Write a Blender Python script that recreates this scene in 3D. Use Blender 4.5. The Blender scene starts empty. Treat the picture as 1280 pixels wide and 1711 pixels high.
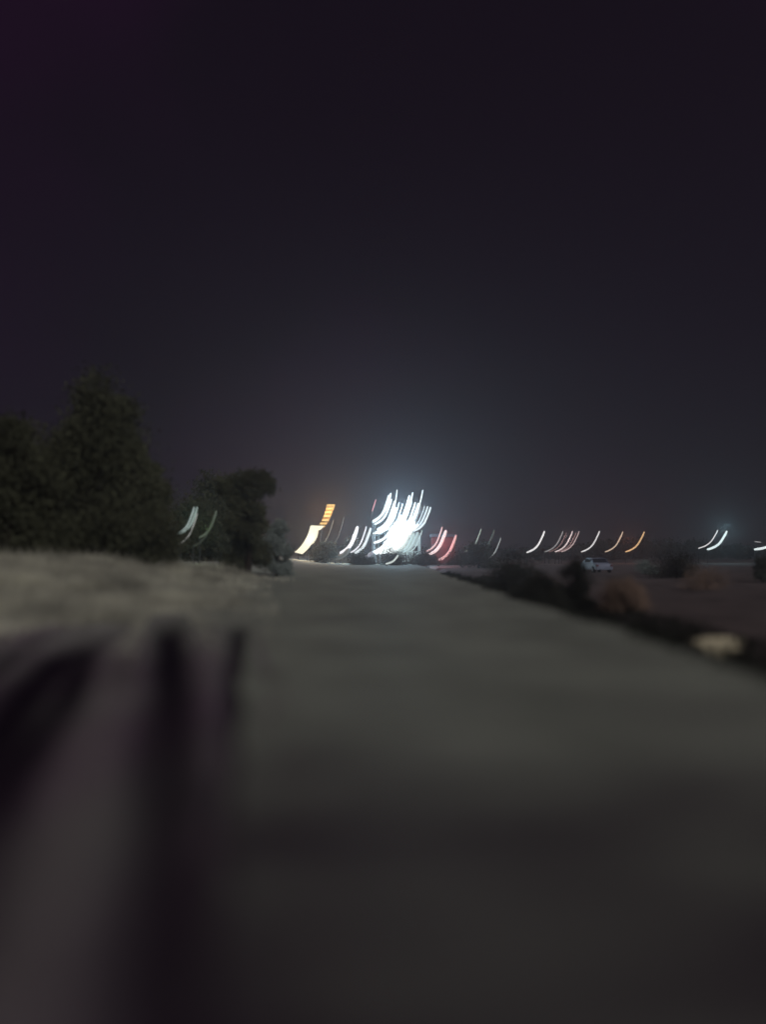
import bpy, bmesh, math, random
from mathutils import Vector, noise, Matrix
random.seed(7)
sc = bpy.context.scene
C = sc.collection

# ------------------------------------------------------------------ camera
FPX = 1292.0                    # focal length in pixels of the 1280x1711 frame
PITCH = math.atan(70/FPX)
CAM_H = 1.5
cd = bpy.data.cameras.new('camera'); cam = bpy.data.objects.new('camera', cd); C.objects.link(cam)
cam.location = (0, 0, CAM_H); cam.rotation_euler = (math.pi/2 + PITCH, 0, 0)
cd.sensor_fit = 'AUTO'; cd.sensor_width = 72; cd.lens = 72*FPX/1711
cd.clip_start = 0.05; cd.clip_end = 6000
cd.dof.use_dof = True; cd.dof.focus_distance = 130; cd.dof.aperture_fstop = 0.16
sc.camera = cam

# ------------------------------------------------------------------ night sky
SUN_EL, SUN_AZ = math.radians(32), math.radians(150)     # azimuth measured from +Y towards +X
w = bpy.data.worlds.new('World'); sc.world = w; w.use_nodes = True
nt = w.node_tree; nt.nodes.clear()
out = nt.nodes.new('ShaderNodeOutputWorld'); add = nt.nodes.new('ShaderNodeAddShader')
b1 = nt.nodes.new('ShaderNodeBackground'); b2 = nt.nodes.new('ShaderNodeBackground')
sky = nt.nodes.new('ShaderNodeTexSky'); sky.sky_type = 'NISHITA'; sky.sun_disc = False
sky.sun_elevation = SUN_EL; sky.sun_rotation = SUN_AZ
nt.links.new(sky.outputs[0], b1.inputs[0]); b1.inputs[1].default_value = 0.0001
tc = nt.nodes.new('ShaderNodeTexCoord'); sep = nt.nodes.new('ShaderNodeSeparateXYZ')
cr = nt.nodes.new('ShaderNodeValToRGB')
nt.links.new(tc.outputs['Generated'], sep.inputs[0]); nt.links.new(sep.outputs['Z'], cr.inputs[0])
e = cr.color_ramp.elements
e[0].position = 0.0; e[0].color = (.0085, .0078, .0120, 1)
e[1].position = 1.0; e[1].color = (.0054, .0022, .0060, 1)
x = e.new(.10); x.color = (.0078, .0064, .0105, 1)
x = e.new(.25); x.color = (.0062, .0039, .0080, 1)
x = e.new(.5); x.color = (.0056, .0027, .0064, 1)
nz = nt.nodes.new('ShaderNodeTexNoise'); nz.inputs['Scale'].default_value = 2.2; nz.inputs['Detail'].default_value = 2
mr = nt.nodes.new('ShaderNodeMapRange'); mr.inputs[3].default_value = .85; mr.inputs[4].default_value = 1.15
nt.links.new(tc.outputs['Generated'], nz.inputs['Vector']); nt.links.new(nz.outputs[0], mr.inputs[0])
n2 = nt.nodes.new('ShaderNodeTexNoise'); n2.inputs['Scale'].default_value = 1.3; n2.inputs['Detail'].default_value = 3
tint = nt.nodes.new('ShaderNodeValToRGB'); te = tint.color_ramp.elements; te[0].position = .40; te[0].color = (2.1, 1.05, 2.1, 1); te[1].position = .60; te[1].color = (.92, 1.0, 1.08, 1)
mul = nt.nodes.new('ShaderNodeMix'); mul.data_type = 'RGBA'; mul.blend_type = 'MULTIPLY'; mul.inputs['Factor'].default_value = 1
nt.links.new(tc.outputs['Generated'], n2.inputs['Vector']); nt.links.new(n2.outputs[0], tint.inputs[0])
nt.links.new(cr.outputs[0], mul.inputs['A']); nt.links.new(tint.outputs[0], mul.inputs['B']); nt.links.new(mul.outputs['Result'], b2.inputs[0]); nt.links.new(mr.outputs[0], b2.inputs[1])
nt.links.new(b1.outputs[0], add.inputs[0]); nt.links.new(b2.outputs[0], add.inputs[1]); nt.links.new(add.outputs[0], out.inputs[0])
sd = bpy.data.lights.new('moon', 'SUN'); sun = bpy.data.objects.new('moon', sd); C.objects.link(sun)  # added soft fill lighting the ground from behind the camera
sd.energy = 1.25; sd.angle = math.radians(25); sd.color = (1.0, .92, .95)
d = Vector((math.sin(SUN_AZ)*math.cos(SUN_EL), math.cos(SUN_AZ)*math.cos(SUN_EL), math.sin(SUN_EL)))
sun.rotation_euler = d.to_track_quat('Z', 'Y').to_euler()
vs = sc.view_settings; vs.view_transform = 'Standard'; vs.look = 'None'; vs.exposure = 0; vs.gamma = 1; vs.use_curve_mapping = False
sc.cycles.use_denoising = True
sc.cycles.volume_bounces = 0; sc.cycles.max_bounces = 4; sc.cycles.diffuse_bounces = 2; sc.cycles.glossy_bounces = 1
sc.cycles.caustics_reflective = False; sc.cycles.caustics_refractive = False

def P(px, py, D):
    """point at depth D (metres along +Y) that a pixel of the photograph looks at"""
    r = Vector(((px-640)/FPX, 1, (855.5-py)/FPX))
    c, s = math.cos(PITCH), math.sin(PITCH)
    v = Vector((r.x, c*r.y - s*r.z, s*r.y + c*r.z))
    v *= D/v.y
    return v + Vector((0, 0, CAM_H))

# ------------------------------------------------------------------ materials
MATS = {}
def mat(name, col, rough=.8, var=.25, scale=3.0, bump=0, col2=None, translucent=0, detail=6, metallic=0, spec=.5):
    if name in MATS: return MATS[name]
    m = bpy.data.materials.new(name); m.use_nodes = True; n = m.node_tree; bs = n.nodes['Principled BSDF']
    tcn = n.nodes.new('ShaderNodeTexCoord'); tx = n.nodes.new('ShaderNodeTexNoise'); tx.inputs['Scale'].default_value = scale; tx.inputs['Detail'].default_value = detail
    geo = n.nodes.new('ShaderNodeNewGeometry')
    n.links.new(geo.outputs['Position'], tx.inputs['Vector'])
    r = n.nodes.new('ShaderNodeValToRGB'); r.color_ramp.elements[0].position = .3; r.color_ramp.elements[1].position = .7
    c2 = col2 or tuple(min(1, c*(1+var)) for c in col)
    r.color_ramp.elements[0].color = (*[c*(1-var) for c in col], 1); r.color_ramp.elements[1].color = (*c2, 1)
    n.links.new(tx.outputs[0], r.inputs[0]); n.links.new(r.outputs[0], bs.inputs['Base Color'])
    bs.inputs['Roughness'].default_value = rough; bs.inputs['Metallic'].default_value = metallic
    bs.inputs['Specular IOR Level'].default_value = spec
    if bump:
        b = n.nodes.new('ShaderNodeBump'); b.inputs['Strength'].default_value = bump; b.inputs['Distance'].default_value = .03
        t2 = n.nodes.new('ShaderNodeTexNoise'); t2.inputs['Scale'].default_value = 22; t2.inputs['Detail'].default_value = 8
        n.links.new(geo.outputs['Position'], t2.inputs['Vector']); n.links.new(t2.outputs[0], b.inputs['Height']); n.links.new(b.outputs[0], bs.inputs['Normal'])
    if translucent:
        tr = n.nodes.new('ShaderNodeBsdfTranslucent'); mx = n.nodes.new('ShaderNodeMixShader'); mx.inputs[0].default_value = translucent
        n.links.new(r.outputs[0], tr.inputs[0]); o = n.nodes['Material Output']
        n.links.new(bs.outputs[0], mx.inputs[1]); n.links.new(tr.outputs[0], mx.inputs[2]); n.links.new(mx.outputs[0], o.inputs[0])
    MATS[name] = m; return m
def glow(col, s):
    k = 'lit_%s_%.2f' % ('_'.join('%.2f' % c for c in col), s)
    if k in MATS: return MATS[k]
    m = bpy.data.materials.new(k); m.use_nodes = True; bs = m.node_tree.nodes['Principled BSDF']
    bs.inputs['Base Color'].default_value = (.02, .02, .02, 1)
    bs.inputs['Emission Color'].default_value = (*col, 1); bs.inputs['Emission Strength'].default_value = s
    m.cycles.emission_sampling = 'NONE'
    MATS[k] = m; return m
ROAD = mat('pale_road', (.235, .262, .205), .78, .3, .45, .5, spec=.4)
EARTH = mat('field_earth', (.100, .082, .074), .85, .5, .5, .8, spec=.2)
VERGE = mat('verge_earth', (.37, .385, .34), .75, .15, .9, .9, spec=.4)
MUD = mat('dark_mud', (.016, .012, .018), .9, .3, 2.0, .8, spec=.15)
DITCH = mat('ditch_mud', (.014, .013, .013), .95, .35, 1.2, .8, spec=.1)
BLADE = mat('dry_grass', (.58, .59, .47), .7, .5, .6, translucent=.45)
WEED = mat('dark_weeds', (.022, .024, .018), .9, .4, .8, spec=.1)
LEAF = mat('dark_leaves', (.068, .076, .042), .75, .4, .7, translucent=.25, spec=.2)
LEAF2 = mat('brown_leaves', (.22, .16, .115), .8, .3, 1.0, translucent=.25, spec=.2)
LEAF3 = mat('grey_green_leaves', (.075, .09, .075), .8, .3, 1.0, translucent=.3, spec=.2)
BARK = mat('bark', (.035, .027, .022), .95, .3, 5, .5, spec=.1)
POST = mat('dark_metal', (.03, .03, .033), .6, .2, 4)
PALE = mat('pale_paint', (.55, .60, .57), .7, .1, 1.5)
MINT = mat('mint_wall', (.58, .70, .66), .8, .08, 1)
GREYW = mat('grey_wall', (.33, .37, .36), .8, .15, 1.2)
ROOFM = mat('dark_roof', (.05, .05, .055), .7, .2, 2)
REDM = mat('red_panel', (.10, .016, .018), .6, .15, 2)
GLASS = mat('dark_glass', (.02, .022, .028), .15, .1, 2)
TYRE = mat('tyre_rubber', (.012, .012, .012), .9, .2, 4)
CONC = mat('pale_concrete', (.86, .80, .52), .8, .18, 5, .3)
CARW = mat('pale_blue_paint', (.20, .24, .31), .45, .06, 2)
CARG = mat('grey_paint', (.13, .12, .125), .5, .06, 2)
CARWH = mat('white_paint', (.75, .74, .76), .35, .05, 2)

# ------------------------------------------------------------------ mesh helpers
def link(name, me, m, parent=None):
    o = bpy.data.objects.new(name, me); C.objects.link(o)
    if m is not None and not me.materials: me.materials.append(m)
    if parent is not None: o.parent = parent
    return o
def pd(name, v, f, m, parent=None, smooth=False):
    me = bpy.data.meshes.new(name); me.from_pydata(v, [], f); me.update()
    if smooth:
        for p in me.polygons: p.use_smooth = True
    return link(name, me, m, parent)
def from_bm(name, bm, m, parent=None):
    me = bpy.data.meshes.new(name); bm.to_mesh(me); bm.free(); return link(name, me, m, parent)
def bx(bm, lo, hi, bevel=0):
    lo, hi = Vector(lo), Vector(hi); g = bmesh.ops.create_cube(bm, size=1)
    for v in g['verts']: v.co = Vector((lo[i] + (v.co[i]+.5)*(hi[i]-lo[i]) for i in range(3)))
    if bevel:
        es = list({e for v in g['verts'] for e in v.link_edges}); bmesh.ops.bevel(bm, geom=es, offset=bevel, segments=2, affect='EDGES')
def box(name, lo, hi, m, parent=None, bevel=0):
    bm = bmesh.new(); bx(bm, lo, hi, bevel); return from_bm(name, bm, m, parent)
def tag(o, label, cat, group=None, kind=None):
    if label: o['label'] = label
    if cat: o['category'] = cat
    if group: o['group'] = group
    if kind: o['kind'] = kind
    return o
def root(name, loc, label, cat, group=None, rz=0):
    o = bpy.data.objects.new(name, None); C.objects.link(o); o.location = loc; o.rotation_euler.z = rz; o.empty_display_size = .3
    return tag(o, label, cat, group)
def sweep(pts, radii, n=8):
    v, f = [], []; m = len(pts)
    for i, p in enumerate(pts):
        t = (pts[min(i+1, m-1)] - pts[max(i-1, 0)]).normalized()
        a = t.cross(Vector((0, 1, 0.01))).normalized(); b = t.cross(a)
        for k in range(n):
            th = 2*math.pi*k/n; v.append(p + (a*math.cos(th) + b*math.sin(th))*radii[i])
    for i in range(m-1):
        for k in range(n): f.append((i*n+k, i*n+(k+1) % n, (i+1)*n+(k+1) % n, (i+1)*n+k))
    f.append(tuple(range(n))[::-1]); f.append(tuple((m-1)*n+k for k in range(n)))
    return v, f

# ------------------------------------------------------------------ ground
sm = lambda t: (lambda u: u*u*(3-2*u))(max(0, min(1, t)))
def left_edge(y):
    yy = min(y, 34)
    return -0.30 - .165*(yy-2.5) + .10*noise.noise((y*.6, 3, 0)) + .04*noise.noise((y*3, 9, 0))
RIGHT = 4.9
def right_edge(y): return RIGHT + .40*noise.noise((y*.35, 1, 5)) + .16*noise.noise((y*1.3, 2, 5))
def h_ground(x, y):
    r = right_edge(y)
    if x > r:                                   # ditch and lower field to the right
        k = x - r
        if k < 1.0: return -.02 - .85*sm(k/1.0)
        if k < 1.6: return -.87
        base = -.35 + .10*noise.noise((x*.3, y*.3, 1))
        return -.87 + (base + .87)*sm((k-1.6)/1.2)
    return -.02
# far ground sheet with a coarse grid, fine near the road
def grid(name, xs, ys, fn, m, smooth=True):
    v = [(x, y, fn(x, y)) for y in ys for x in xs]; n = len(xs)
    f = [(j*n+i, j*n+i+1, (j+1)*n+i+1, (j+1)*n+i) for j in range(len(ys)-1) for i in range(n-1)]
    return pd(name, v, f, m, smooth=smooth)
ys = [-8 + .35*i for i in range(60)] + [13 + .8*i for i in range(60)] + [62 + 5*i for i in range(40)] + [270, 330, 420, 600, 900, 1500, 2600]
# field (right), from beyond the ditch
def fx(y, t): return right_edge(y) + t
ts = [1.6, 1.9, 2.2, 2.5, 2.8, 3.3, 4, 5, 6.5, 8, 10, 13, 17, 22, 30, 40, 60, 90, 140, 220, 400, 800, 1600]
def strip(name, ts, ys, xf, zf, m):
    n = len(ts); v = []
    for y in ys:
        for t in ts:
            x = xf(y, t); v.append((x, y, zf(x, y)))
    f = [(j*n+i, j*n+i+1, (j+1)*n+i+1, (j+1)*n+i) for j in range(len(ys)-1) for i in range(n-1)]
    return pd(name, v, f, m, smooth=True)
field = tag(strip('field', ts, ys, fx, h_ground, EARTH), 'dark brown field beyond the ditch on the right', None, kind='structure')
ditch = tag(strip('ditch', [0, .15, .35, .6, .85, 1.0, 1.3, 1.6], ys, fx, h_ground, DITCH), 'dark muddy ditch along the edge of the pale road', None, kind='structure')
# road
def road_z(x, y):
    r = right_edge(y); k = min(1, (r-x)/.35)
    return -.02 + .02*sm(k) + .010*noise.noise((x*.5, y*.5, 0)) * sm((r-x)/.8)
n = 46
def rx(y, t): return left_edge(y) - .25 + (right_edge(y) - left_edge(y) + .25)*t
rys = [-8 + .16*i for i in range(140)] + [14.4 + .5*i for i in range(60)] + [44 + 4*i for i in range(50)] + [270, 330, 420, 600, 900, 1500, 2600]
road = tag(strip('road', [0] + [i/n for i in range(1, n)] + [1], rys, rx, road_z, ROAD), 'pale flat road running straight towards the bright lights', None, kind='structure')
# verge with ruts
RUTS = [  # (x,y) centre lines in metres: from far to near, half width
    ([(-4.9, 18), (-4.55, 16.5), (-2.6, 9.5), (-1.45, 5.3), (-.95, 3.4), (-.62, 2.2), (-.3, 1)], .30),
    ([(-5.6, 15.5), (-5.2, 14.0), (-4.15, 9.4), (-3.2, 6.4), (-2.5, 4.6)], .40),
    ([(-4.4, 11.5), (-3.1, 7.6), (-2.45, 5.2), (-2.0, 3.9), (-1.7, 3.0)], .20),
    ([(-6.4, 15), (-5.2, 10.6), (-4.1, 7.0), (-3.3, 5.0)], .2),
    ([(-2.1, 10.5), (-1.45, 7.4), (-.95, 4.9), (-.62, 3.1)], .10),
    ([(-3.0, 16), (-2.67, 14.4), (-1.75, 9.5), (-1.15, 6.2), (-.75, 4.0), (-.5, 2.6), (-.3, 1.5)], .21),
]
def rut_dist(x, y):
    best = 9; hw = .3
    for pts, wd in RUTS:
        for a, b in zip(pts, pts[1:]):
            if min(a[1], b[1])-.6 < y < max(a[1], b[1])+.6:
                ax, ay = a; dx, dy = b[0]-ax, b[1]-ay
                t = max(0, min(1, ((x-ax)*dx+(y-ay)*dy)/(dx*dx+dy*dy)))
                d = math.hypot(x-ax-dx*t, y-ay-dy*t)
                d += .07*noise.noise((x*2.2, y*1.1, 4))
                if d/wd < best: best = d/wd
    return best
def bank(x, y):
    k = left_edge(y) - x
    return .62*sm((y-15)/18)*sm(k/10) + .15*sm((k-3)/8)*sm((y-8)/10)
def verge_z(x, y):
    k = left_edge(y) - x
    z = .005 + .045*sm(k/.5) + bank(x, y) + .035*noise.noise((x*1.3, y*1.3, 2))*sm(k/.5) + .02*noise.noise((x*5, y*5, 2))*sm(k/.5)
    rd = rut_dist(x, y)
    if rd < 1.6: z -= .09*(1-sm(rd/1.6))
    if k < 0: z = -.04 + .04*sm((k+.3)/.3)
    return z
vts = [-.3, 0] + [.06*i for i in range(1, 100)] + [6.2+.35*i for i in range(20)] + [14, 18, 24, 34, 50, 80, 140, 260, 600, 1600]
vys = [-4 + .12*i for i in range(170)] + [16.4 + .4*i for i in range(60)] + [41 + 4*i for i in range(50)] + [270, 420, 900, 2600]
def vx(y, t): return left_edge(y) - t
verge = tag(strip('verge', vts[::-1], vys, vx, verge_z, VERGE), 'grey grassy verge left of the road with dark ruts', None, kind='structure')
# dark colour along the rut floors; light falloff painted into the near verge
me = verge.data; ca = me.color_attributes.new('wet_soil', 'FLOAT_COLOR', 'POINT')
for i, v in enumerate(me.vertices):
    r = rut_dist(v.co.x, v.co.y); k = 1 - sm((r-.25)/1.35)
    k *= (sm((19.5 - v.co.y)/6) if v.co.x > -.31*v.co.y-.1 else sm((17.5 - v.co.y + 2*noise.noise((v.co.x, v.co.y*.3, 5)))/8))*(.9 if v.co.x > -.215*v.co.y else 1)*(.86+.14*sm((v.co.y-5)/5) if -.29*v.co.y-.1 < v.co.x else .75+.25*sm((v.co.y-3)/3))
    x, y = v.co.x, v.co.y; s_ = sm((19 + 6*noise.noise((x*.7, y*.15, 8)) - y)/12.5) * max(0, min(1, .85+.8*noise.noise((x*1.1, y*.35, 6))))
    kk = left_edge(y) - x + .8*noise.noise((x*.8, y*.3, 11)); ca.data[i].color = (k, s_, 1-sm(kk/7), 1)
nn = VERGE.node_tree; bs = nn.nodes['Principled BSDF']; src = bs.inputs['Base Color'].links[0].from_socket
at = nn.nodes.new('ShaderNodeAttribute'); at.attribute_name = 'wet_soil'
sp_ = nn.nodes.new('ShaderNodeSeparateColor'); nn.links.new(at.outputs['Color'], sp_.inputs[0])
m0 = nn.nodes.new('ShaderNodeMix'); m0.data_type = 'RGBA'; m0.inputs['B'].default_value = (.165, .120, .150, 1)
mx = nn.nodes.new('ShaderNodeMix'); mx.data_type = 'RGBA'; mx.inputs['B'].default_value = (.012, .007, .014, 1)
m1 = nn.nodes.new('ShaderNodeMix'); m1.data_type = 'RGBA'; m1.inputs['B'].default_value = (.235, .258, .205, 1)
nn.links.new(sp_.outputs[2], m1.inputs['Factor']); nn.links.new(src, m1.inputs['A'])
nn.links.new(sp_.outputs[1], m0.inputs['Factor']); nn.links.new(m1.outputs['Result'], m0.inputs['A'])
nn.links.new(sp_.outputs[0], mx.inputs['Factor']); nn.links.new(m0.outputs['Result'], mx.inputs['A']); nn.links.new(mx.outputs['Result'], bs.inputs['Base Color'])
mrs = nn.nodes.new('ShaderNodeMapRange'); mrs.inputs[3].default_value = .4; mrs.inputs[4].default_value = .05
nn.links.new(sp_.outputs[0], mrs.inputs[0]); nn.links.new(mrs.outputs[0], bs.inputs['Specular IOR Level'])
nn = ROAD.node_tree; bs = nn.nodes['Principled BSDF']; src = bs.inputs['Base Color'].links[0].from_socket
me = road.data; ca = me.color_attributes.new('damp', 'FLOAT_COLOR', 'POINT')  # light falloff painted as a darker near road, plus damp streaks
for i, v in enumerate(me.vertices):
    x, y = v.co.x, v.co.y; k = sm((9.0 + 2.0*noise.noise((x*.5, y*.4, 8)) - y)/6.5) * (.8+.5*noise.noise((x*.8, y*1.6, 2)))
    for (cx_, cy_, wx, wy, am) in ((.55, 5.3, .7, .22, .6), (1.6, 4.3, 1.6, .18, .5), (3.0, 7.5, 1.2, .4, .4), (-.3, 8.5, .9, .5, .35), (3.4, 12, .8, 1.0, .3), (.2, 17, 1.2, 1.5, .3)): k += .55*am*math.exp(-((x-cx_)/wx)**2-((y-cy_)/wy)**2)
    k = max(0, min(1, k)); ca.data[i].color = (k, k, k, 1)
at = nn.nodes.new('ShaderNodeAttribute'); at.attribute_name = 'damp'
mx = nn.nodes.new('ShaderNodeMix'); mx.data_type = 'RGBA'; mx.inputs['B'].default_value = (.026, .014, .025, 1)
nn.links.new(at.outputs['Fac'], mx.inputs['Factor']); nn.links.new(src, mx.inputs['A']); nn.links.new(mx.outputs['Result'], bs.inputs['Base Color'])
# base sheet under everything
pd('ground', [(-2600, -60, -1.0), (2600, -60, -1.0), (2600, 2700, -1.0), (-2600, 2700, -1.0)], [(0, 1, 2, 3)], EARTH)
tag(bpy.data.objects['ground'], 'dark flat ground reaching the horizon', None, kind='structure')

def blades(name, spots, m, label, cat, width=.012):
    v, f = [], []
    for (x, y, z, h) in spots:
        a = random.uniform(0, math.pi); c, s = math.cos(a)*width, math.sin(a)*width
        lx, ly = random.gauss(0, .25)*h, random.gauss(0, .25)*h
        i = len(v)
        v += [(x-c, y-s, z), (x+c, y+s, z), (x+c*.7+lx*.4, y+s*.7+ly*.4, z+h*.55), (x-c*.7+lx*.4, y-s*.7+ly*.4, z+h*.55), (x+lx, y+ly, z+h)]
        f += [(i, i+1, i+2, i+3), (i+3, i+2, i+4)]
    o = pd(name, v, f, m); return tag(o, label, cat, kind='stuff')
sp = []
while len(sp) < 90000:
    y = random.uniform(9, 44); x = left_edge(y) + .5 - abs(random.gauss(0, 1))*(.27*y)
    if x < -.62*y-3: continue
    dens = noise.noise((x*.45, y*.45, 7))
    if dens < random.uniform(-.5, .2): continue
    if random.random() > (.03+sm((y-8)/16)*(.8+.9*noise.noise((x*1.1, y*.12, 3))))*(.04+sm((left_edge(y)+.5-x)/7)) or rut_dist(x, y) < 1.5: continue
    hh = random.uniform(.25, .5)*(.25+1.25*sm((y-9)/18))*(1+.9*dens)*(.3+.7*sm((left_edge(y)+.5-x)/6))*random.uniform(.6, 1.25)
    sp.append((x, y, max(0, verge_z(x, y))-.02, max(.06, hh)))
blades('tall_grass', sp, BLADE, 'tall pale grass growing on the bank left of the road', 'grass', .018)
sp = []
while len(sp) < 26000:
    y = random.uniform(1.5, 21); k = random.uniform(-.3, .5*y+1.0); x = left_edge(y) - k
    if random.random() > sm((22-y)/15)*(.15+.85*sm((k+.3)/2.5)): continue
    r = rut_dist(x, y)
    if r < 1.25 or noise.noise((x*.9, y*.9, 3)) < random.uniform(-.4, .3): continue
    sp.append((x, y, max(0, verge_z(x, y))-.01, random.uniform(.02, .09)*sm((24-y)/14)))
blades('short_grass', sp, mat('trampled_grass', (.175, .155, .155), .7, .5, .5, translucent=.3), 'short trampled grass on the verge between the ruts', 'grass', .007)
sp = []
while len(sp) < 26000:
    y = random.uniform(6, 60); k = random.uniform(.05, 3.2); k = k if random.random() < .8 else -abs(random.gauss(0, .25)); x = right_edge(y)+k
    sp.append((x, y, h_ground(x, y)-.02, random.uniform(.08, .4)*(.35 if k < 0 else 1.0 if k < 2.4 else .5)))
blades('ditch_weeds', sp, WEED, 'dark weeds filling the ditch right of the road', 'weeds', .02)

# ------------------------------------------------------------------ trees and bushes
def leafy(lobes, n, size, seed):
    rnd = random.Random(seed); v, f = [], []; tot = sum(l[3]**2 for l in lobes)
    for (cx, cy, cz, r, sz) in lobes:
        k = int(n*r*r/tot); clumps = [(Vector((rnd.gauss(0, 1), rnd.gauss(0, 1), rnd.gauss(0, 1))).normalized()*rnd.uniform(.35, 1.05)) for _ in range(26)]
        for _ in range(k):
            c = rnd.choice(clumps); p = Vector((cx, cy, cz)) + Vector((c.x*r, c.y*r, c.z*r*sz)) + Vector((rnd.gauss(0, 1), rnd.gauss(0, 1), rnd.gauss(0, 1)))*r*.25
            if p.z < .05: p.z = rnd.uniform(.05, .4)
            a = Vector((rnd.gauss(0, 1), rnd.gauss(0, 1), rnd.gauss(0, 1))).normalized(); b = a.orthogonal().normalized(); s = size*rnd.uniform(.6, 1.3)
            i = len(v); v += [p-a*s, p+b*s*.45, p+a*s, p-b*s*.45]; f.append((i, i+1, i+2, i+3))
    return v, f
def tree(px, D, top_py, wpx, label, seed, leaf=LEAF, name='broadleaf_tree', zb=None, n=14000, size=.11, trunkfrac=.25, group='dark trees left of the road', cat='tree', squat=False):
    rnd = random.Random(seed); top = P(px, top_py, D); x = top.x
    zb = verge_z(x, D) if zb is None else zb
    H = top.z - zb; R = wpx/2/FPX*D
    t = root(name, (x, D, zb), label, cat, group)
    lobes = []
    for i in range(15):
        u = rnd.uniform(0, 1); lobes.append((rnd.uniform(-1, 1)*R*.65*(1-.5*u), rnd.uniform(-1, 1)*R*.6*(1-.5*u), H*(trunkfrac+(.82-trunkfrac)*u), R*rnd.uniform(.32, .5)*(1-.35*u), rnd.uniform(.75, 1)))
    lobes.append((0, 0, H*.55, R*.55, .9)); lobes.append((rnd.uniform(-.2, .2)*R, 0, H-R*.28, R*.28, 1))
    if squat: lobes += [(k*R*.55, 0, H-R*.42, R*.40, 1) for k in (-1, 0, 1)]
    v, f = leafy(lobes, n, size, seed); pd('crown', v, f, leaf, t)
    r0 = .035*H+.03; pts = [Vector((0, 0, -.1)), Vector((.02*H, 0, H*.25)), Vector((-.01*H, .01*H, H*.5)), Vector((.02*H, 0, H*.8))]
    v, f = sweep(pts, [r0, r0*.75, r0*.5, r0*.15]); pd('trunk', v, f, BARK, t, True)
    for l in lobes[:4]:
        a = Vector((0, 0, H*rnd.uniform(.2, .4))); b = Vector(l[:3]); v, f = sweep([a, (a+b)/2+Vector((0, 0, .05*H)), b], [r0*.4, r0*.28, r0*.1], 6); pd('limb', v, f, BARK, t, True)
    return t
tree(10, 34, 690, 300, 'dark tree at the left edge of the photo', 1, n=34000, trunkfrac=.10)
tree(150, 37, 628, 290, 'tallest dark tree, pointed crown above the grassy bank', 2, n=40000, trunkfrac=.1)
tree(238, 40, 738, 130, 'mid-height dark tree right of the tallest tree', 3, trunkfrac=.1, n=26000)
tree(340, 70, 788, 160, 'low dark tree behind the pale left-hand lamps', 4, trunkfrac=.06, n=22000, size=.16)
tree(414, 46, 790, 96, 'dark round tree between the faint lamps and the pale tent', 5, squat=True, trunkfrac=.06, n=26000)
tree(80, 44, 770, 300, 'low dark tree filling the gap under the tallest tree', 6, trunkfrac=.04, n=30000)
tree(385, 74, 820, 130, 'small dark tree behind the dim olive lamps', 8, trunkfrac=.05, n=16000, size=.16)
fz = lambda px, D: h_ground(P(px, 925, D).x, D)
G2 = 'bushes at the right side of the road'
def bush(px, D, top, wpx, label, seed, leaf, n=5000, size=.07, name='bush', zb=None):
    return tree(px, D, top, wpx, label, seed, leaf, name, fz(px, D) if zb is None else zb, n, size, .12, G2, 'bush')
bush(905, 26, 954, 110, 'low dark bush beside the ditch, nearest the far road end', 11, WEED)
bush(962, 27, 930, 95, 'tall dark bush in front of the pale car', 12, WEED)
bush(1042, 25, 968, 110, 'brown dry bush standing beyond the ditch', 13, LEAF2, 7000, .05)
bush(1130, 60, 925, 120, 'wide dark bush in the field beyond the brown bush', 14, WEED, 6000)
bush(1275, 50, 925, 50, 'pale bush cut by the right edge of the photo', 15, LEAF3, 3000)
bush(860, 45, 938, 130, 'low spreading dark bush where the ditch fades out', 16, WEED, 5000)
bush(800, 100, 905, 80, 'dark grey-green bush right of the red booth', 17, LEAF3, 5000, .15)
bush(592, 128, 893, 56, 'grey-green bush left of the bright cluster', 18, LEAF3, 4000, .16, zb=0)
bush(545, 112, 905, 60, 'grey-green bush beneath the amber ladder sign', 19, LEAF3, 4000, .16, zb=0)
for px, tp, wp, lb in ((606, 931, 46, 'low dark shrubs below the three white lamps'), (662, 929, 60, 'low dark shrubs below the brightest heart of the cluster'), (708, 927, 50, 'low dark shrubs below the mint wall'), (770, 931, 60, 'low dark shrubs right of the red lamps')):
    bush(px, 104, tp, wp*1.5, lb, px, WEED, 4200, .10, 'low_shrub', 0)
# distant wood on the horizon
v, f = [], []; rnd = random.Random(5)
for i in range(420):
    px = rnd.uniform(770, 1420) if i < 330 else rnd.uniform(-100, 770); D = rnd.uniform(210, 330)
    b = P(px, 925, D); H = rnd.uniform(4, 7)*D/300*(1.0 if px > 770 else .7)*(.9+.35*math.sin(px*.013)); 
    lv, lf = leafy([(b.x, D, H*.45, H*.45, 1), (b.x+rnd.uniform(-2, 2), D, H*.7, H*.28, 1)], 170, .55, i)
    o = len(v); v += lv; f += [tuple(q+o for q in t) for t in lf]
tag(pd('far_woodland', v, f, WEED), 'distant dark woodland along the horizon', 'woodland', kind='stuff')

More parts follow.
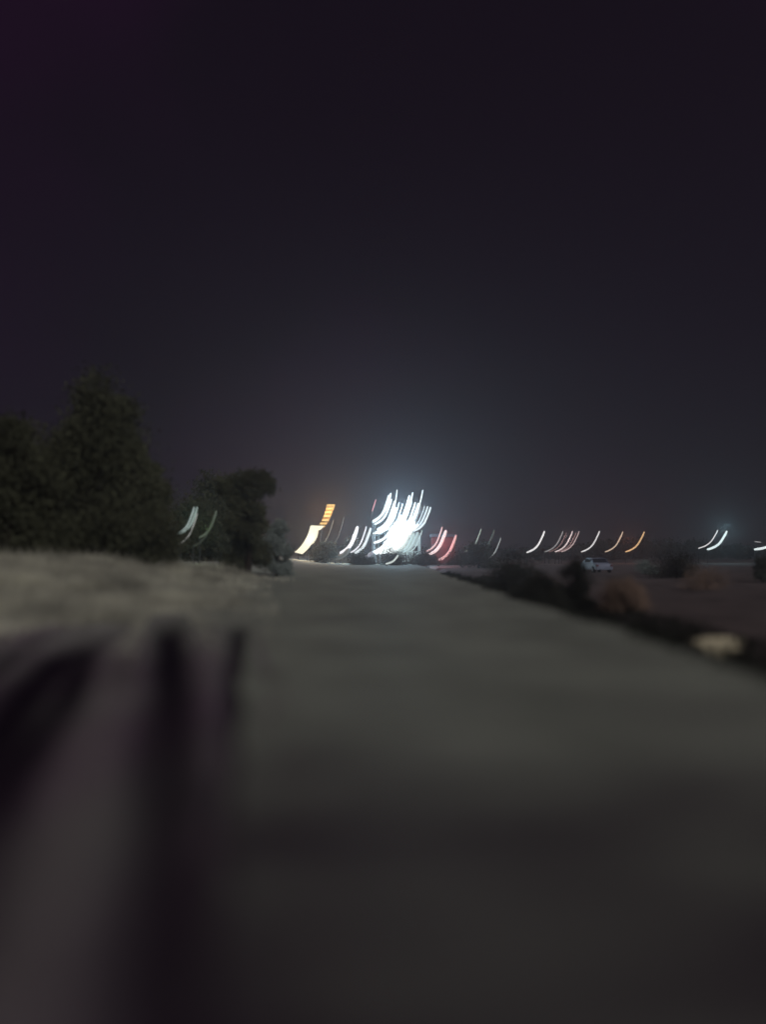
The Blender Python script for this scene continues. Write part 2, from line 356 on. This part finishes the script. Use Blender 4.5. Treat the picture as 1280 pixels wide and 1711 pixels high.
# ------------------------------------------------------------------ lamp streaks
SHAPE = [(0, 0), (-.065, .16), (-.15, .31), (-.24, .47), (-.34, .62), (-.48, .76), (-.635, .863), (-.82, .945), (-1, 1)]
WHITE, COOL, MINTC, PINK, ORANGE, CREAM, RED = (1, .98, .97), (.86, .98, 1), (.74, .95, .90), (1, .56, .54), (1, .62, .30), (1, .90, .62), (1, .18, .2)
def lamp(x0, y0, x1, y1, wpx, col, s, D, label, group, shape=SHAPE, name='street_lamp', base_z=None, cat='lamp', taper=True):  # lamp's shaken light streak as a glowing tube, on an added post
    top, bot = P(x0, y0, D), P(x1, y1, D)
    gz = (h_ground(bot.x, D) if bot.x > RIGHT else (verge_z(bot.x, D) if bot.x < left_edge(D) else 0)) if base_z is None else base_z
    t = root(name, (bot.x, D, gz), label, cat, group); o = Vector((bot.x, D, gz))
    pts = [P(x0 + (x1-x0)*(-a), y0 + (y1-y0)*b, D) - o for a, b in shape]
    r = wpx/2/FPX*D; m = len(pts)
    rad = [r*(.8 if i in (0, m-1) else 1) for i in range(m)]
    # rounded ends
    d0 = (pts[0]-pts[1]).normalized()*r*.6; d1 = (pts[-1]-pts[-2]).normalized()*r*.6
    pts = [pts[0]+d0] + pts + [pts[-1]+d1]; rad = [r*.35] + rad + [r*.3]
    v, f = sweep(pts, rad, 10); pd('light_tube', v, f, glow(col, s), t, True)
    e_ = P(x1, y1, D) - o
    POST_ = mat('grey_metal', (.16, .17, .17), .6, .2, 4) if name == 'mast_lamp' else POST
    v, f = sweep([Vector((0, .12, -.05)), Vector((0, .12, e_.z)), Vector((.05, .06, e_.z+.12))], [.06, .05, .04], 6); pd('post', v, f, POST_, t)
    v, f = sweep([Vector((0, .12, -.05)), Vector((0, .12, .18))], [.16, .11], 8); pd('base', v, f, POST, t)
    return t
ST = [(0, 0), (-.5, .5), (-1, 1)]
GR = 'small lamps strung along the far right horizon'
for a in [
 (910, 888, 881, 923, 3.0, WHITE, 1.1, 150, 'white curved lamp, leftmost of the small lamps on the right horizon'),
 (941, 888, 911, 922, 2.2, WHITE, .28, 152, 'very faint grey curved lamp right of the leftmost white one'),
 (947, 890, 918, 922, 1.6, PINK, .22, 153, 'faintest thin lamp just left of the pinkish one'),
 (957, 888, 928, 922, 2.2, (1, .82, .80), .85, 150, 'thin pinkish white lamp, brightest of the tight bunch'),
 (963, 890, 934, 922, 1.5, PINK, .30, 151, 'dim pink thin lamp in the middle of the tight bunch'),
 (968, 888, 939, 922, 1.9, (1, .75, .72), .5, 150, 'dim pink lamp at the right of the tight bunch'),
 (1002, 888, 972, 922, 2.4, WHITE, .9, 150, 'white curved lamp standing above the pale car'),
 (1041, 889, 1012, 922, 2.2, (1, .76, .55), .7, 150, 'pale orange curved lamp above the brown bush'),
 (1077, 889, 1046, 922, 2.6, ORANGE, .85, 150, 'deeper orange curved lamp, right of the pale orange one'),
 (1200, 886, 1168, 916, 1.9, WHITE, .9, 150, 'thin white lamp, left of the pair near the right edge'),
 (1215, 888, 1183, 918, 3.8, (.85, 1, 1), 1.2, 150, 'thick blue-white lamp, right of the pair near the right edge'),
 (1296, 905, 1262, 918, 4.0, (.9, 1, 1), 1.2, 150, 'bright white lamp cut by the right edge of the photo')]:
    lamp(*a, GR)
lamp(1272, 906, 1262, 905, 1.5, WHITE, .4, 152, 'tiny faint lamp just above the bright one at the right edge', GR, ST)
GM = 'faint lamps between the red lamps and the ditch'
for a in [
 (804, 884, 777, 922, 2.0, (.8, .95, .82), .45, 118, 'faint greenish lamp, upper of the crossing pair'),
 (799, 898, 772, 937, 2.2, (.8, .95, .82), .45, 108, 'faint greenish lamp, lower of the crossing pair'),
 (826, 886, 800, 922, 3.5, (.6, .75, .62), .09, 120, 'barely lit broad greenish lamp between the crossing pair and lone lamp'),
 (837, 899, 810, 936, 1.8, (.85, .92, .9), .4, 108, 'faint lone grey lamp right of the crossing pair')]:
    lamp(*a, GM)
GRD = 'red lamps right of the bright cluster'
lamp(739, 881, 713, 921, 2.6, (1, .62, .60), .95, 118, 'thin pink lamp, left of the three red lamps', GRD)
lamp(745, 887, 716, 927, 5.0, (1, .74, .72), 1.25, 116, 'thick whitish red lamp, middle of the three red lamps', GRD)
lamp(762, 895, 733, 936, 4.2, (1, .52, .50), .95, 112, 'pink-red lamp, lowest and rightmost of the three red lamps', GRD)
lamp(628, 835, 622, 854, 2.0, (1, .36, .38), .85, 118, 'short red light on a pole left of the bright cluster', GRD, ST)
GL = 'white lamps left of the bright cluster'
lamp(597, 881, 569, 924, 6.0, (.97, .96, 1), 1.3, 118, 'thick white lamp, leftmost of the three beside the cluster', GL)
lamp(612, 880, 586, 923, 2.6, (.93, .93, 1), 1.05, 119, 'thin white lamp, middle of the three beside the cluster', GL)
lamp(619, 883, 593, 924, 4.6, (.88, .97, 1), 1.0, 118, 'medium white lamp touching the left side of the cluster', GL)
lamp(557, 868, 529, 915, 1.2, (.9, .85, .7), .30, 120, 'hair-thin cream lamp just right of the amber sign', GL)
lamp(574, 865, 548, 916, 1.4, (.85, .9, .85), .14, 121, 'barely lit thin lamp between cream lamp and thick white lamp', GL)
GT = 'faint lamps shining in front of the dark trees'
for a in [
 (324, 848, 295, 892, 3.2, (.72, .88, .84), .42, 60.0, 'pale green-white lamp before the dark trees, left strand'),
 (329, 848, 301, 891, 3.4, (.66, .84, .78), .40, 59.6, 'pale green-white lamp before the dark trees, broad middle strand'),
 (329, 858, 295, 911, 2.0, (.85, .85, .82), .42, 59.2, 'pale lamp before the dark trees whose lit foot hangs lowest'),
 (361, 854, 333, 898, 3.6, (.55, .68, .50), .13, 60.0, 'dim olive lamp between the pale lamp and round tree'),
 (357, 862, 322, 913, 2.0, (.5, .6, .45), .07, 59.5, 'dimmest olive lamp, low beside the round dark tree')]:
    lamp(*a, GT)
lamp(665, 928, 645, 942, 3.0, (.9, 1, .95), .75, 98, 'small pale lamp hanging lowest on the road below the cluster', GM, name='road_lamp')
lamp(622, 923, 604, 933, 6.0, (.8, .82, 1), .33, 114, 'soft lilac lamp at the foot of the three white lamps', GL, name='road_lamp')
lamp(583, 918, 560, 932, 8.0, (.7, .8, .8), .14, 115, 'faint wide grey lamp at the foot of the thick white lamp', GL, name='road_lamp')
# bright cluster, upper row
GC = 'bright lamps massed in the central cluster'
U = lambda u, v: (600+u/7.11, 800+v/7.11)
def cl(u, v, u1, v1, wd, label, col=COOL, s=1.5, D=120, shape=SHAPE):
    a, b = U(u, v), U(u1, v1); lamp(a[0], a[1], b[0], b[1], wd*.85, col, s, D, label, GC, shape, name='mast_lamp')
cl(375, 180, 160, 505, 5.0, 'thick white lamp, highest at the upper left of the cluster')
cl(352, 200, 158, 520, 4.0, 'white lamp hugging the left flank of the cluster', D=121)
cl(385, 245, 185, 540, 4.0, 'white lamp just inside the upper left of the cluster', D=119)
cl(452, 132, 330, 560, 2.4, 'thin lamp spiking highest on the left half of the cluster', D=121.5)
cl(420, 270, 215, 600, 4.0, 'white lamp below the left spike of the cluster', D=120.5)
cl(412, 345, 190, 640, 4.6, 'thick short-topped lamp, left of the flat notch', D=119.5)
cl(440, 345, 235, 650, 4.6, 'thick short-topped lamp, right of the flat notch', D=119.2)
cl(475, 288, 300, 600, 2.4, 'thin lamp, first of the two slim middle spikes', D=121)
cl(517, 298, 330, 610, 2.6, 'thin lamp, second of the two slim middle spikes', D=121.2)
cl(637, 168, 430, 560, 3.6, 'white lamp with the tallest top in the cluster middle', D=120.2)
cl(597, 205, 380, 580, 5.0, 'thick lamp left of the tallest middle one', D=120.6)
cl(625, 262, 420, 590, 3.8, 'white lamp just below the tallest middle one', D=119.6)
cl(667, 285, 470, 600, 4.4, 'thick lamp between the middle peak and right spike', D=120)
cl(757, 135, 560, 590, 2.6, 'thin lamp spiking highest on the right half of the cluster', D=121)
cl(705, 292, 500, 600, 4.4, 'thick lamp under the foot of the right spike', D=119.7)
cl(741, 318, 560, 600, 1.6, 'faint thin lamp right of the right spike', s=.5, D=121)
cl(778, 325, 600, 600, 2.2, 'slim pale lamp, third from the right side of the cluster', s=.9, D=120.5)
cl(815, 332, 620, 612, 3.4, 'white lamp, second from the right side of the cluster', s=1.05)
cl(850, 340, 650, 622, 3.6, 'white lamp bounding the right side of the cluster', s=1.15, D=119.8)
# lower row: the white flood under the upper lamps
lows = [(430, 520, 150, 880, 5.5), (480, 530, 200, 886, 6.5), (530, 520, 250, 884, 6.5), (570, 540, 300, 876, 6.5), (610, 560, 350, 868, 7), (400, 560, 180, 760, 5),
        (500, 440, 300, 760, 5.5), (560, 440, 340, 780, 5.5), (620, 470, 400, 800, 5.5), (660, 520, 430, 800, 6), (340, 560, 170, 650, 4), (700, 540, 560, 630, 4)]
lowl = ['longest white lamp along the lower left edge of the cluster glow', 'broad white lamp, second from the lower left of the cluster', 'broad white lamp in the brightest heart of the cluster',
        'broad white lamp, fourth along the foot of the cluster', 'broad white lamp, last along the foot before the mint wall', 'short white lamp at the left waist of the cluster',
        'broad white lamp at the centre left of the cluster core', 'broad white lamp in the very centre of the cluster core', 'broad white lamp at the centre right of the cluster core',
        'white lamp at the right shoulder of the cluster core', 'small white lamp on the far left waist of the cluster', 'small white lamp joining the core to the right lamps']
for k, (a, b, c, dd, wd) in enumerate(lows):
    cl(a, b, c, dd, wd, lowl[k], (.93, 1, .98), 1.6, 117+.25*k)
cl(750, 610, 555, 895, 2.0, 'thin pale mint lamp outlining the right end of the mint wall', MINTC, .75, 117)
cl(700, 640, 500, 890, 6.0, 'wide soft mint lamp in front of the mint wall', MINTC, .55, 118.4)
cl(650, 650, 460, 885, 7.0, 'wide soft mint lamp closer to the bright core', MINTC, .66, 118.7)
cl(590, 660, 400, 885, 7.0, 'wide pale lamp where the core meets the mint wall', (.88, 1, .95), .9, 118.9)

# amber sign's flicker streak + cream light streak, built as lit solids
D = 118
g = P(533, 925, D); t = root('ladder_sign', (g.x, D, 0), 'amber lit sign of seven stacked bars above the cream panel', 'sign')
o = Vector((g.x, D, 0)); Z = lambda u, v: (480+u/9.14, 820+v/9.14)
bars = [(665, 224, 122, 34), (652, 270, 118, 34), (628, 328, 112, 36), (607, 388, 108, 38), (582, 448, 104, 36), (548, 500, 102, 32), (538, 545, 74, 26)]
bm_me = None
for (u, v_, wd, hh) in bars:
    a = P(*Z(u, v_), D) - o; k = D/FPX/9.14
    hw, hz = wd*k/2, hh*k/2*.88; sk = .25*hz
    vv = [(a.x+sx*hw+sz*sk, a.y+sy*.12, a.z+sz*hz) for sy in (-1, 1) for sz in (-1, 1) for sx in (-1, 1)]
    pd('light_bar', vv, [(0, 1, 3, 2), (4, 6, 7, 5), (0, 4, 5, 1), (2, 3, 7, 6), (0, 2, 6, 4), (1, 5, 7, 3)], glow((1, .66, .22), 1.0), t)
pts = [P(*Z(u, v_), D) - o + Vector((0, .3, 0)) for u, v_ in [(672, 205), (655, 270), (615, 370), (580, 450), (545, 520)]]
def plate(name, cl_, hw, th, m, parent):
    vv, ff = [], []
    for p, h_ in zip(cl_, hw):
        vv += [p+Vector((-h_, -th, 0)), p+Vector((h_, -th, 0)), p+Vector((h_, th, 0)), p+Vector((-h_, th, 0))]
    for i in range(len(cl_)-1):
        for k in range(4): ff.append((i*4+k, i*4+(k+1) % 4, i*4+4+(k+1) % 4, i*4+4+k))
    ff += [(3, 2, 1, 0), tuple(len(vv)-4+k for k in range(4))]
    return pd(name, vv, ff, m, parent)
plate('backing', pts, [.55]*5, .10, mat('amber_backing', (.20, .10, .03), .6, .1, 2), t)
v, f = sweep([Vector((0, .5, -.05)), Vector((.1, .5, 3.9)), pts[-1]+Vector((0, .2, 0)), pts[1]+Vector((0, .2, 0))], [.12, .1, .08, .06], 8); pd('post', v, f, POST, t)
g = P(500, 925, 117); t = root('lit_panel', (g.x, 117, 0), 'broad curved cream lit panel below the amber ladder sign', 'sign'); o = Vector((g.x, 117, 0))
rows = [(355, 530, 560, 536), (345, 570, 510, 590), (330, 620, 468, 610), (305, 690, 440, 690), (275, 745, 410, 745), (235, 810, 370, 810), (185, 870, 320, 880), (140, 915, 270, 930), (105, 937, 225, 968)]
vv, ff = [], []
for (ul, vl, ur, vr) in rows:
    a, b = P(*Z(ul, vl), 117)-o, P(*Z(ur, vr), 117)-o
    vv += [a, b, b+Vector((0, .3, 0)), a+Vector((0, .3, 0))]
for i in range(len(rows)-1):
    for k in range(4): ff.append((i*4+k, i*4+(k+1) % 4, i*4+4+(k+1) % 4, i*4+4+k))
ff += [(3, 2, 1, 0), tuple(len(vv)-4+k for k in range(4))]
pd('light_face', vv, ff, glow((1, .93, .68), 1.35), t)
tp = [P(*Z(u, v_), 116.8)-o for u, v_ in [(470, 600), (455, 680), (425, 745), (385, 810)]]
v, f = sweep(tp, [.07, .11, .11, .07], 8); pd('light_tube', v, f, glow((1, .90, .66), 1.1), t, True)
for dx in (-.2, 1.2):
    v, f = sweep([Vector((dx, .5, -.05)), Vector((dx, .5, 2.2+dx))], [.08, .06], 6); pd('post', v, f, POST, t)

# real light given off by the shown lamps
def light(px, py, D, power, col, r=.5, name='lamp_light'):
    l = bpy.data.lights.new(name, 'POINT'); l.energy = power; l.color = col; l.shadow_soft_size = r
    o = bpy.data.objects.new(name, l); C.objects.link(o); o.location = P(px, py, D)
light(668, 850, 116, 3706, (.46, .74, 1), 1.2)
light(655, 890, 115, 3136, (.48, .80, 1), 1.2)
light(690, 870, 122, 2280, (.46, .74, 1), 1.0)
light(588, 900, 116, 756, (.85, .9, 1), .6)
light(515, 900, 115, 691, (1, .86, .6), .6)
light(548, 855, 116, 1300, (1, .52, .18), .6)
light(742, 908, 112, 700, (1, .12, .14), .6)
light(1050, 900, 149, 345, (1, .30, .18), .6)
light(1210, 885, 148, 1000, (.45, .85, 1), .8)
light(950, 900, 149, 302, (1, .7, .66), .6)
light(318, 862, 58, 40, (.5, 1, .75), .2)
light(345, 880, 58, 30, (.55, 1, .3), .2)

# ------------------------------------------------------------------ buildings
def house(name, px0, px1, top, D, depth, wall, label, cat, zb=0, roof_m=ROOFM):
    a, b = P(px0, top, D), P(px1, top, D); x0, x1 = a.x, b.x; H = a.z - zb; wd = x1-x0
    t = root(name, ((x0+x1)/2, D, zb), label, cat)
    box('wall', (-wd/2, 0, -.1), (wd/2, depth, H), wall, t)
    bm = bmesh.new(); ov = .25
    q = [bm.verts.new(c) for c in [(-wd/2-ov, -ov, H), (wd/2+ov, -ov, H), (wd/2+ov, depth+ov, H), (-wd/2-ov, depth+ov, H), (-wd/2-ov, depth/2, H+.5), (wd/2+ov, depth/2, H+.5)]]
    for ff in ((0, 1, 5, 4), (2, 3, 4, 5), (0, 4, 3), (1, 2, 5), (3, 2, 1, 0)): bm.faces.new([q[i] for i in ff])
    from_bm('roof', bm, roof_m, t)
    dr = box('door', (-.45, -.05, 0), (.45, .02, min(2.0, H*.75)), wall, t); box('handle', (.3, -.10, 1.0), (.36, -.05, 1.12), POST, dr)
    for s in (-1, 1):
        if wd > 3:
            w_ = box('window', (s*wd*.3-.5, -.06, H*.42), (s*wd*.3+.5, .02, H*.42+.9), POST, t); box('pane', (s*wd*.3-.42, -.08, H*.42+.08), (s*wd*.3+.42, -.062, H*.42+.82), GLASS, w_)
    return t
house('pavilion', 655, 703, 894, 134, 6, MINT, 'pale mint pavilion wall lit up behind the bright cluster', 'building', roof_m=PALE)
PALELEAF = mat('pale_leaves', (.24, .29, .26), .8, .3, 1.0, translucent=.35)
bush(463, 50, 866, 62, 'pale grey-green bush between the dark round tree and cream panel', 40, PALELEAF, 16000, .08, zb=0)
bush(1078, 70, 936, 52, 'faint pale low bush right of the pale car', 41, PALELEAF, 4000, .06, 'low_shrub')
bush(1180, 40, 955, 120, 'low olive-brown bush in the field above the slab', 42, LEAF2, 2500, .05, 'low_shrub')
t = house('booth', 722, 760, 897, 119, 2.5, REDM, 'dark red booth lit by the red lamps', 'booth')

# ------------------------------------------------------------------ vehicles
def car(px, D, rz, paint, label, zb):
    c = P(px, 925, D); t = root('parked_car', (c.x, D, zb), label, 'car', None, rz)
    prof = [(-2.05, .28), (-2.1, .62), (-1.95, .85), (-1.15, .95), (-.55, 1.42), (.75, 1.46), (1.5, 1.0), (2.0, .92), (2.1, .55), (2.05, .28)]
    bm = bmesh.new(); L = []
    for s, k in ((-.86, 1), (.86, 1)):
        L.append([bm.verts.new((s*(.82 if z > 1.2 else 1), y, z)) for y, z in prof])
    m = len(prof)
    for i in range(m): bm.faces.new((L[0][i], L[0][(i+1) % m], L[1][(i+1) % m], L[1][i]))
    bm.faces.new(L[0][::-1]); bm.faces.new(L[1])
    bmesh.ops.bevel(bm, geom=list(bm.edges), offset=.05, segments=2, affect='EDGES'); from_bm('body', bm, paint, t)
    for y0, y1, z0, z1, nm in ((-.62, -1.10, 1.36, 1.0, 'rear_window'), (.84, 1.42, 1.40, 1.04, 'windscreen')):
        off = -.03 if nm == 'rear_window' else .03
        pd(nm, [(-.64, y0+off, z0+.03), (.64, y0+off, z0+.03), (.76, y1+off, z1+.03), (-.76, y1+off, z1+.03), (-.64, y0, z0-.02), (.64, y0, z0-.02), (.76, y1, z1-.02), (-.76, y1, z1-.02)],
           [(0, 1, 2, 3), (4, 7, 6, 5), (0, 4, 5, 1), (1, 5, 6, 2), (2, 6, 7, 3), (3, 7, 4, 0)], GLASS, t)
    for s in (-1, 1):
        box('side_window', (min(s*.79, s*.84), -.5, 1.02), (max(s*.79, s*.84), .95, 1.32), GLASS, t)
        box('tail_light', (s*.72-.12, -2.12, .62), (s*.72+.12, -2.04, .8), REDM, t, .01)
        box('headlight', (s*.68-.15, 2.04, .6), (s*.68+.15, 2.12, .78), PALE, t, .01)
        for y in (-1.3, 1.35):
            bm = bmesh.new(); bmesh.ops.create_cone(bm, cap_ends=True, segments=18, radius1=.32, radius2=.32, depth=.2, matrix=Matrix.Translation((s*.8, y, .32)) @ Matrix.Rotation(math.pi/2, 4, 'Y')); wh = from_bm('wheel', bm, TYRE, t)
            bm = bmesh.new(); bmesh.ops.create_cone(bm, cap_ends=True, segments=12, radius1=.19, radius2=.17, depth=.04, matrix=Matrix.Translation((s*.91, y, .32)) @ Matrix.Rotation(math.pi/2, 4, 'Y')); from_bm('rim', bm, PALE, wh)
    return t
car(997, 78, .1, CARW, 'pale blue-white car in the field behind the tall dark bush', -.35)

# pale slab by the ditch
c = P(1214, 1060, 16.6)
bm = bmesh.new(); bx(bm, (-.66, -.34, -.1), (.66, .34, .13)); bmesh.ops.subdivide_edges(bm, edges=list(bm.edges), cuts=4, use_grid_fill=True)
for v in bm.verts:
    if v.co.z > -.09:
        k = 1-.35*sm((abs(v.co.x)-.3)/.3); v.co.z = v.co.z*k + .03*noise.noise(v.co*4); v.co.x += .05*noise.noise(v.co*3+Vector((3, 3, 3))); v.co.y += .06*noise.noise(v.co*3)
s = from_bm('concrete_slab', bm, CONC); s.location = (c.x, 16.6, h_ground(c.x, 16.6)+.02); s.rotation_euler = (.22, .03, .15)
tag(s, 'pale cream concrete slab lying past the ditch near the right edge', 'slab')

# ------------------------------------------------------------------ haze
bm = bmesh.new(); bx(bm, (-2800, -80, -2.2), (2800, 2900, 34)); hz = from_bm('haze', bm, None)
m = bpy.data.materials.new('haze'); m.use_nodes = True; n = m.node_tree; n.nodes.clear()
o = n.nodes.new('ShaderNodeOutputMaterial'); pv = n.nodes.new('ShaderNodeVolumePrincipled')
pv.inputs['Color'].default_value = (.9, .9, .93, 1); pv.inputs['Density'].default_value = .0024; pv.inputs['Anisotropy'].default_value = .68
n.links.new(pv.outputs[0], o.inputs['Volume']); hz.data.materials.append(m)
tag(hz, 'thin pale night haze over the road and fields', None, kind='stuff')
